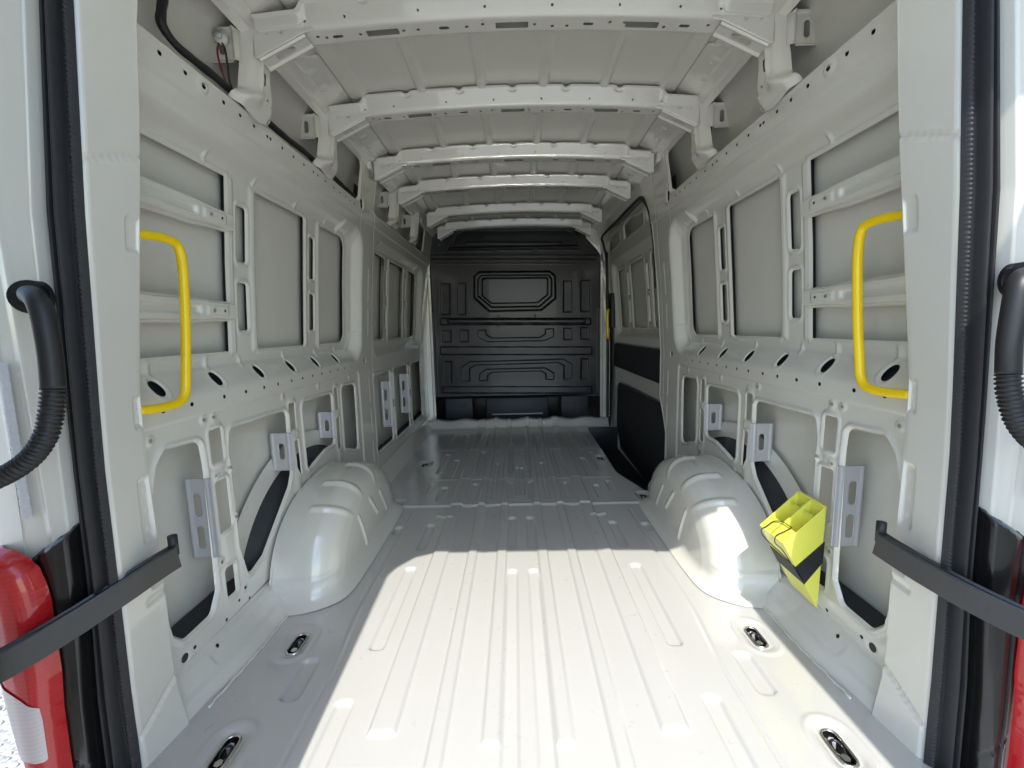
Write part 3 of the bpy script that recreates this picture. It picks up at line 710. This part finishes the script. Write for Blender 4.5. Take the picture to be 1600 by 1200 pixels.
# front pillar flanges beside the bulkhead
for s in (-1, 1):
    fl = sheet('front_pillar_flange', np.arange(.835, .93, .005), np.arange(.02, 1.86, .012), lambda u, v: (s*u, 4.31+.02*sm((u-.855)/.01)+0*v, v), PAINT, VAN)
    for z in (.32, .72, .98, 1.22, 1.48): box('weld_nut_plate', min(s*.84, s*.856), max(s*.84, s*.856), 4.300, 4.309, z, z+.022, GALV, fl, .001)
prism('roof_corner_panel', [(.69, 4.30, 1.95), (.69, 4.30, 1.82), (.80, 4.30, 1.70), (.86, 4.30, 1.60), (.93, 4.30, 1.60), (.93, 4.30, 1.95)], (0, .02, 0), PAINT, VAN, .002)

# ---- sliding door on the right
def sd_x(z): return np.interp(z, [-.25, .3, .9, 1.3, 1.8], [.955, .965, .955, .925, .875])
def sliding_door():
    wins = [(2.62, 3.13), (3.30, 3.68), (3.83, 4.10)]
    fe = [FR(a, b, .955, 1.47, .02, lip=.006, bead=.006, bw=.012) for a, b in wins]
    for c in (3.215, 3.755):
        for z0, z1 in ((1.0, 1.18), (1.23, 1.41)): fe.append(FR(c-.022, c+.022, z0, z1, .010, lip=.008, bead=.006, bw=.010))
    fe += [FP([(3.08, 1.665), (3.60, 1.665), (3.60, 1.765), (3.40, 1.775), (3.25, 1.75), (3.08, 1.745)], .012, lip=.008, bead=.006), FP([(3.76, 1.665), (4.20, 1.665), (4.20, 1.75), (4.0, 1.775), (3.76, 1.765)], .012, lip=.008, bead=.006), FR(2.62, 2.99, 1.665, 1.76, .012, lip=.008, bead=.006)]
    H = holes_sdf(fe)
    def rel(u, v):
        h = .045*sm(-rr(u, v, 2.4, 4.18, .86, 1.56, .1)/.07)+holes_relief(fe, u, v)
        h += .012*sm(-rr(u, v, 2.5, 4.22, .57, .815, .02)/.012)+.014*sm(-rr(u, v, 2.5, 4.06, -.2, .455, .03)/.014)
        h -= .006*bump((v-1.80)/.02)
        return h
    o = sheet('sliding_door', np.arange(2.56, 4.30, .0075), np.arange(-.25, 1.86, .0075), lambda u, v: (sd_x(v)+rel(u, v), u, v), PAINT, VAN, H)
    o['label'] = 'closed sliding side door with charcoal lower trim boards'
    sheet('outer_skin', np.arange(2.5, 4.80, .05), np.arange(-.3, 1.99, .05), lambda u, v: (skin_x(v)+.04+.0*u, u, v), SKIN, o)
    prism('trim_board', [(.947, 2.60, .575), (.947, 2.60, .805), (.947, 4.20, .80), (.947, 4.20, .585)], (.012, 0, 0), FELT, o, .003)
    prism('trim_board', [(.943, 2.60, -.22), (.943, 2.60, .447), (.943, 3.98, .445), (.943, 4.04, .40), (.943, 4.04, .0), (.943, 3.86, -.16)], (.012, 0, 0), FELT, o, .003)
    box('lock_case', .905, .95, 4.16, 4.27, .95, 1.28, PLAST, o, .01)
    return o
SDOOR = sliding_door()
# rubber seal round the door opening and dark step well
sl = [(.868, 4.20, 1.62), (.835, 4.185, 1.74), (.808, 4.1, 1.786), (.806, 3.5, 1.786), (.806, 2.98, 1.783), (.812, 2.86, 1.762), (.838, 2.79, 1.66), (.862, 2.757, 1.45), (.875, 2.745, 1.2)]
tube('door_seal', sl, .011, RUBBER, VAN, 8, 8)['label'] = 'black rubber seal along the top of the sliding door opening'
tube('door_seal', [(.885, 4.19, -.1), (.885, 4.19, .6), (.88, 4.19, 1.0), (.875, 4.19, 1.35), (.866, 4.195, 1.66)], .014, RUBBER, VAN, 8, 4)['label'] = 'black rubber seal beside the bulkhead'
st = sheet('step_well', np.linspace(0, 1, 30), np.arange(2.40, 4.30, .04), lambda t, d: (np.interp(t, [0, .25, .3, .7, 1], [.655, .655, .665, .93, .99])-.01*(d < 2.8)+.06*(d < 2.5), d, np.interp(t, [0, .25, .3, .7, 1], [-.004, -.20, -.21, -.21, -.21])), PLAST, VAN)
st['label'] = 'dark plastic step well inside the sliding door'
box('step_end', .66, .99, 2.40, 2.43, -.22, -.006, PLAST, VAN); box('step_end', .66, .99, 4.06, 4.09, -.22, -.004, PLAST, VAN)
# inner reveal of the pillar in front of the sliding door
def rv(z): return np.interp(z, [-.2, .31, .40, .52, .98, 1.45, 1.66, 1.775, 1.795], [2.612, 2.612, 2.66, 2.735, 2.735, 2.745, 2.775, 2.84, 2.9])
sheet('pillar_reveal', np.linspace(0, 1, 14), np.arange(-.1, 1.79, .01), lambda t, z: (prof(z)+.004+.09*t-.012*bump((t-.12)/.12), rv(z)-.004-.020*sm(t/.3)-.02*t, z), PAINT, VAN)

# ---- rear door frame: jambs, seals, outer pillars, lights
ZJ = [-.2, 0., .10, .2, .39, .70, .83, 1.2, 1.6, 1.80, 1.92]
XI = [.850, .855, .875, .877, .872, .864, .860, .820, .766, .725, .66]
XO = [.872, .871, .869, .868, .862, .853, .845, .818, .780, .742, .68]
XS = [.945, .941, .938, .934, .918, .906, .900, .880, .828, .790, .73]
def xi(z): return np.interp(z, ZJ, XI)
def xo(z): return np.interp(z, ZJ, XO)
def xs(z): return np.interp(z, ZJ, XS)
for s in (-1, 1):
    side = 'left' if s < 0 else 'right'
    def pos(t, z):
        d = np.interp(t, [0, .08, .9, 1], [.838, .850, .955, .960])
        x = xo(z)+(xi(z)-xo(z))*np.clip(t, 0, 1)
        x = x+.012*(1-sm(t/.10))+.045*sm((t-.97)/.08)
        # pressed pads and joints
        x = x+.007*sm(-rr(t*.1, z, .060, .092, .50, .65, .008)/.006)+.006*sm(-rr(t*.1, z, .068, .095, .765, .835, .006)/.005)+.006*sm(-rr(t*.1, z, .068, .095, 1.15, 1.22, .006)/.005)
        for bz in (.53, .575, .62, .785, .815): x = x-.003*bump(np.hypot(t*.1-.080, z-bz)/.006)
        x = x+.006*sm(-rr(t*.1, z, .066, .098, .385, .455, .006)/.005)
        zz = 1.30+.05*t; x = x+.004*bump((z-zz)/.005)
        zz = .075+.06*t; x = x+.005*bump((z-zz)/.005)
        x = x-.003*sm((zz-z)/.006)+.004*bump((z-.36)/.012)*sm((t-.5)/.1)
        return s*x, d+.006*sm((t-.8)/.1)*np.sin(z*6), z
    j = sheet('door_jamb', np.linspace(0, 1.05, 46), np.arange(-.14, 1.915, .006), pos, PAINT, VAN)
    j['label'] = side+' painted jamb of the rear door opening'
    sheet('jamb_return', np.linspace(0, 1, 6), np.arange(-.14, 1.90, .02), lambda t, z: (s*(xi(z)+.044+t*.06), .961+.003*t, z), PAINT, j)
    # rubber seal: ribbed grip + twin bulb
    def spos(t, z):
        w_ = xs(z)-xo(z); x = xo(z)-.003+w_*t
        d = .842-.016*bump((t-.16)/.22)-.030*bump((t-.50)/.22)-.022*bump((t-.86)/.16)
        d = d-.0009*np.sign(np.sin(z*2*math.pi/.0085))*sm((t-.05)/.05)*sm((.29-t)/.05)
        return s*x, d, z
    q = sheet('door_seal', np.linspace(0, 1, 34), np.arange(-.14, 1.91, .0021), spos, RUBBER, VAN)
    q['label'] = side+' black ribbed rubber seal of the rear door opening'
    # outer rear pillar
    def ppos(t, z):
        b = xs(z); k = np.interp(z, [-.2, .1, .5, 1.2, 1.9], [1.0, 1.03, 1.075, 1.075, .97])
        x = np.interp(t, [0, .1, .22, .72, .88, 1.0], [0, .02, .10, .80, .97, 1.0])*(k-b)+b-.004
        d = np.interp(t, [0, .1, .22, .72, .88, 1.0], [.86, .846, .815, .795, .812, .90])
        s1 = rr(x, z, .975, 1.2, 1.16, 1.9, .03); d = d+.006*sm(-s1/.012)
        s2 = rr(x, z, .99, 1.2, .70, 1.12, .025); d = d+.005*sm(-s2/.012)
        d = d-.003*bump((x-.945)/.012)
        return s*x, d, z
    p = sheet('rear_pillar', np.linspace(0, 1, 60), np.arange(-.12, 1.96, .010), ppos, PAINT, VAN)
    p['label'] = side+' outer rear body pillar beside the rubber seal'
    for z0, z1, x0 in ((.62, .93, .965), (1.20, 1.75, .985)):
        sheet('foam_strip', np.linspace(0, 1, 14), np.arange(z0, z1, .004), lambda t, z: (s*(x0+.022*t+.012*(.9-z)*(z < 1)), .799-.006*bump((t-.5)/.5)-.0012*np.sin(z*700+7*t)-.0006*np.sin(z*311), z), FOAM, p)
    # black corner trim
    def tpos(t, z):
        top = .598-.05*t; zz = np.minimum(z, top)
        k = np.interp(zz, [-.2, .15, .42, .6], [.955, .95, .945, .95])
        x = xs(zz)-.006+(k+.045-xs(zz))*t
        d = .800-.012*bump((t-.5)/.6)+.04*sm((.10-t)/.10)+.03*sm((z-top+.02)/.02)-.004*sm((t-.70)/.02)+.006*bump((t-.71)/.02)
        d = d+.004*bump((z-.06-.05*t)/.006)
        return s*x, d, zz
    c = sheet('corner_trim', np.linspace(0, 1, 50), np.arange(-.2, .602, .007), tpos, GLOSSB, VAN)
    c['label'] = side+' glossy black plastic trim between tail light and door seal'
    # tail light
    LP = [(.975, .548), (.955, .525), (.946, .49), (.942, .455), (.944, .40), (.946, .30), (.954, .22), (.958, .10), (.962, -.16), (1.005, -.16), (1.024, .098), (1.032, .16), (1.040, .23), (1.050, .30), (1.07, .38), (1.075, .572), (1.0, .562)]
    ox, oz = (0, 0) if s < 0 else (.026, -.03)
    LP = [(a+ox, b+oz) for a, b in LP]
    LPI = inset(LP, .008)
    def lsd(x, z): return poly(x, z, LPI, .008)
    def lpos(x, z, off=0.):
        e = np.clip(-lsd(x, z)/.028, 0, 1)
        return s*x, .785-.042*np.sqrt(1-(1-e)**2)+.05*np.clip((x-1.01-ox)/.05, 0, 1.2)**2-off, z
    lamp = sheet('tail_light', np.arange(.930+ox, 1.085+ox, .0022), np.arange(-.20, .575, .0035), lpos, RED, VAN, lambda x, z: -lsd(x, z))
    lamp['label'] = side+' red and clear rear tail light cluster'
    CP = [(a+ox, b+oz) for a, b in [(1.040, .325), (1.015, .298), (.985, .272), (.962, .250), (.966, .130), (1.024, .145), (1.034, .22)]]; CPI = inset(CP, .004)
    sheet('clear_lens', np.arange(.955+ox, 1.05+ox, .0022), np.arange(.115+oz, .335+oz, .0022), lambda x, z: lpos(x, z, .0022), CLEAR, lamp, lambda x, z: -poly(x, z, CPI, .004))
    box('bumper_corner', min(s*.86, s*1.02), max(s*.86, s*1.02), .70, .86, -.40, -.17, PLAST, VAN, .02)

def strap(s):
    P = [(-.820, .945, .458), (-.833, .905, .452), (-.858, .850, .436), (-.902, .775, .410), (-.962, .700, .383), (-1.04, .63, .36), (-1.12, .57, .345)] if s < 0 else \
        [(.820, .945, .460), (.828, .905, .453), (.846, .850, .441), (.882, .775, .424), (.935, .70, .408), (1.01, .63, .392), (1.10, .57, .38)]
    Q = []; V3 = [Vector(p) for p in P]; E_ = [V3[0]*2-V3[1]]+V3+[V3[-1]*2-V3[-2]]
    for i in range(1, len(E_)-2):
        for k in range(8):
            t = k/8; a, b, c, d = E_[i-1:i+3]; Q.append(.5*((2*b)+(c-a)*t+(2*a-5*b+4*c-d)*t*t+(3*b-a-3*c+d)*t**3))
    Q.append(V3[-1])
    prof2 = [(-.011, -.029), (.011, -.029), (.0115, .023), (.009, .0265), (.006, .0215), (-.006, .0215), (-.009, .0265), (-.0115, .023)]
    vs, fs = [], []; n = len(prof2)
    for i, p in enumerate(Q):
        tg = (Q[min(i+1, len(Q)-1)]-Q[max(i-1, 0)]).normalized(); sd_ = tg.cross(Vector((0, 0, 1))).normalized(); up = sd_.cross(tg).normalized()
        for a, b in prof2: vs.append(p+sd_*a+up*b)
    for i in range(len(Q)-1):
        for k in range(n): a, b = i*n+k, i*n+(k+1) % n; fs.append((a, b, b+n, a+n))
    fs.append(tuple(range(n))[::-1]); fs.append(tuple(range((len(Q)-1)*n, len(Q)*n)))
    o = mesh_obj('check_strap', vs, fs, STRAP, VAN, False)
    md = o.modifiers.new('bevel', 'BEVEL'); md.width = .0012; md.segments = 2
    o['label'] = ('left' if s < 0 else 'right')+' black curved door check strap'
    e = Vector(P[0]); tube('pivot_pin', [e+Vector((s*.004, .002, 0)), e+Vector((s*.004, .002, .028)), e+Vector((s*.004, .002, .048))], .010, PLAST, o, 12, 1)
    return o
for s in (-1, 1): strap(s)
def conduit(s):
    P = [(-.885, .80, 1.045), (-.868, .770, 1.048), (-.838, .742, 1.035), (-.822, .733, 1.00), (-.818, .73, .94), (-.820, .728, .885), (-.825, .725, .85), (-.84, .72, .80), (-.872, .71, .758), (-.925, .69, .728), (-1.0, .66, .71), (-1.08, .62, .71)] if s < 0 else \
        [(.890, .80, 1.035), (.875, .77, 1.038), (.848, .742, 1.028), (.835, .733, .99), (.830, .73, .93), (.832, .728, .875), (.836, .725, .84), (.852, .72, .79), (.885, .71, .75), (.94, .69, .72), (1.01, .66, .71), (1.08, .62, .71)]
    P = [(x-s*.012*(i > 1), y, z) for i, (x, y, z) in enumerate(P)]
    a = tube('cable_conduit', P[:6], .0165, PLAST, VAN, 20, 8); a['label'] = ('left' if s < 0 else 'right')+' black corrugated cable conduit leading to the rear door'
    tube('bellows', P[5:], .0158, PLAST, a, 20, 26, lambda L: 1.0+.09*(1 if math.sin(L*2*math.pi/.0075) > 0 else -1))
    g = tube('grommet', [(P[0][0]-s*.002, .802, P[0][2]-.0), (P[0][0], .788, P[0][2]), (P[0][0]-s*.004, .780, P[0][2])], .030, RUBBER, a, 24, 1)
    return a
for s in (-1, 1): conduit(s)

# ---- grab handles
def handle(s):
    P = [(s*.846, .955, 1.193), (s*.848, 1.03, 1.202), (s*.850, 1.085, 1.202), (s*.852, 1.110, 1.190), (s*.855, 1.120, 1.155), (s*.858, 1.122, 1.10), (s*.866, 1.118, .97), (s*.871, 1.108, .865), (s*.872, 1.100, .822), (s*.872, 1.075, .801), (s*.872, 1.02, .798), (s*.873, .955, .802)]
    o = tube('grab_handle', P, .0112, YEL, VAN, 16, 8)
    o['label'] = 'bright yellow bent tube grab handle on the '+('left' if s < 0 else 'right')+' wall'
    return o
handle(-1); handle(1)
g3 = tube('grab_handle', [(.885, 4.16, 1.12), (.868, 4.12, 1.11), (.862, 4.11, 1.07), (.862, 4.11, .93), (.868, 4.12, .865), (.888, 4.16, .85)], .0125, YEL, VAN, 12, 6)
g3['label'] = 'small yellow grab handle far back beside the bulkhead'

# ---- wiring along the left cant rail
P = [(-.88, 1.15, 1.90), (-.872, 1.185, 1.83), (-.862, 1.16, 1.765), (-.858, 1.15, 1.725), (-.855, 1.185, 1.702), (-.852, 1.25, 1.698), (-.848, 1.34, 1.697), (-.845, 1.45, 1.688), (-.846, 1.56, 1.692), (-.845, 1.70, 1.689), (-.845, 1.85, 1.694), (-.845, 1.96, 1.688), (-.846, 2.10, 1.69), (-.848, 2.25, 1.685), (-.853, 2.40, 1.682)]
wh = tube('wiring_harness', P, .0105, RUBBER, VAN, 10, 8, lambda L: 1+.10*math.sin(L*60)*math.sin(L*23))
wh['label'] = 'black taped wiring harness along the upper left rail'
cl = tube('clip', [(-.862, 1.398, 1.842), (-.862, 1.388, 1.842), (-.862, 1.380, 1.842)], .019, WHITE_PL, wh, 9, 1)
tube('clip', [(-.862, 1.380, 1.842), (-.862, 1.370, 1.842)], .010, GALV, wh, 10, 1)
tube('wire', [(-.868, 1.385, 1.825), (-.872, 1.38, 1.80), (-.865, 1.375, 1.76), (-.857, 1.38, 1.72), (-.851, 1.40, 1.697)], .0028, REDWIRE, wh, 6, 5)
tube('wire', [(-.858, 1.385, 1.825), (-.848, 1.38, 1.80), (-.843, 1.375, 1.76), (-.845, 1.38, 1.72), (-.848, 1.40, 1.697)], .0028, RUBBER, wh, 6, 5)

# ---- open rear doors (hinged, swung outwards, beyond the picture)
def rear_door(hx, hy, fx, fy, z1, lab):
    H0 = Vector((hx, hy, 0)); D = Vector((fx-hx, fy-hy, 0)); L = D.length; D.normalize(); N = Vector((D.y, -D.x, 0))
    if N.x*hx > 0: N = -N
    def pos(u, v):
        dep = .03*sm(-rr(u, v, .10, L-.10, .1, .80, .05)/.04)+.03*sm(-rr(u, v, .10, L-.10, .95, z1-.16, .05)/.04)
        return H0.x+D.x*u-N.x*dep, H0.y+D.y*u-N.y*dep, v
    o = sheet('rear_door', np.linspace(0, L, 90), np.linspace(-.05, z1, 160), pos, PAINT, VAN)
    o['label'] = lab
    outp = [(H0-N*.075).to_tuple()[:2], (H0+D*L-N*.06).to_tuple()[:2]]
    v = [(outp[0][0], outp[0][1], -.05), (outp[1][0], outp[1][1], -.05), (outp[1][0], outp[1][1], z1), (outp[0][0], outp[0][1], z1), (hx, hy, -.05), (fx, fy, -.05), (fx, fy, z1), (hx, hy, z1)]
    mesh_obj('outer_skin', v, [(0, 1, 2, 3), (0, 4, 5, 1), (1, 5, 6, 2), (2, 6, 7, 3), (3, 7, 4, 0)], PAINT, o, False)
rear_door(-1.065, .69, -.50, .25, 2.0, 'left rear door swung open')
rear_door(1.075, .69, .82, -.06, 2.0, 'right rear door swung open')

# ------------------------------------------------------------------ wheel chock (rests against the right wall)
def chock():
    t = empty('wheel_chock', (.84, 1.26, .13))
    inv = Matrix.Translation(-Vector((.84, 1.26, .13)))
    d0, d1 = 1.200, 1.325
    A, B, C = (.884, .436), (.765, .322), (.878, .115)     # back top, front top, tip
    Pn = lambda p, d: Vector((p[0], d, p[1]))
    def lerp(p, q, k): return (p[0]+(q[0]-p[0])*k, p[1]+(q[1]-p[1])*k)
    def add(o): o.parent = t; o.matrix_parent_inverse = inv; return o
    th = .004
    kids = []
    for a, b in ((d0, d0+th), (d1-th, d1), ((d0+d1)/2-.004, (d0+d1)/2+.004)):
        top = lerp(A, B, .0)
        kids.append(add(prism('side_wall', [Pn(A, a), Pn(B, a), Pn(lerp(B, C, .10), a), Pn(C, a)], (0, b-a, 0), CHK, None, .0012)))
    under = [Pn(B, d0+th), Pn(C, d0+th), Pn((C[0]+.004, C[1]+.002), d0+th), Pn((B[0]+.006, B[1]+.004), d0+th)]
    add(prism('running_face', under, (0, d1-d0-2*th, 0), CHK, None, .0))
    add(prism('back_wall', [Pn(A, d0+th), Pn((A[0]-.005, A[1]-.001), d0+th), Pn((C[0]-.003, C[1]+.006), d0+th), Pn(C, d0+th)], (0, d1-d0-2*th, 0), CHK, None, 0))
    f = lerp(A, B, .70); g = lerp(A, B, 1.0)
    add(prism('front_ledge', [Pn(f, d0+th), Pn(g, d0+th), Pn((g[0]+.012, g[1]-.018), d0+th), Pn((f[0]+.012, f[1]-.018), d0+th)], (0, d1-d0-2*th, 0), CHK, None, 0))
    for k in (.22,):
        f = lerp(A, B, k); add(prism('cross_web', [Pn((f[0], f[1]-.01), d0+th), Pn((f[0]-.005, f[1]-.015), d0+th), Pn((f[0]+.02, .20), d0+th), Pn((f[0]+.025, .20), d0+th)], (0, d1-d0-2*th, 0), CHK, None, 0))
    f = lerp(A, B, .45); add(prism('inner_floor', [Pn((f[0]-.03, f[1]-.075), d0+th), Pn((f[0]-.03, f[1]-.08), d0+th), Pn((A[0]-.01, f[1]-.08), d0+th), Pn((A[0]-.01, f[1]-.075), d0+th)], (0, d1-d0-2*th, 0), CHK, None, 0))
    # black retaining strap round the middle
    b0, b1 = lerp(B, C, .36), lerp(B, C, .62); a0, a1 = lerp(A, C, .34), lerp(A, C, .54)
    e = .0025
    stp = prism('retaining_strap', [(b0[0]-e, d0-e, b0[1]), (b1[0]-e, d0-e, b1[1]), (a1[0]+e, d0-e, a1[1]), (a0[0]+e, d0-e, a0[1])], (0, .0022, 0), RUBBER, None, 0); add(stp)
    s2 = prism('retaining_strap', [(b0[0]-e, d0-e, b0[1]), (b1[0]-e, d0-e, b1[1]), (b1[0]-e+.002, d0-e, b1[1]+.001), (b0[0]-e+.002, d0-e, b0[1]+.001)], (0, d1-d0+.005, 0), RUBBER, None, 0); add(s2)
    # bent wire clip over the front edge
    w_ = [(.800, d0+.02, .362), (.785, d0+.03, .345), (.765, d0+.035, .330), (.758, d0+.028, .312), (.768, d0+.012, .300), (.785, d0+.002, .272), (.80, d0-.002, .245), (.815, d0-.004, .222), (.830, d0-.004, .20)]
    add(tube('wire_clip', w_, .0016, DARKMET, None, 6, 6))
    w2 = [(.800, d0+.02, .362), (.798, d0+.06, .361), (.788, d0+.088, .350), (.768, d0+.092, .332), (.758, d0+.10, .318), (.756, d0+.09, .305), (.765, d0+.05, .29), (.775, d0+.02, .28), (.790, d0+.0, .262)]
    add(tube('wire_clip', w2, .0016, DARKMET, None, 6, 6))
    tag(t, 'yellow plastic wheel chock with black strap hanging on the right wall', 'wheel chock')
chock()
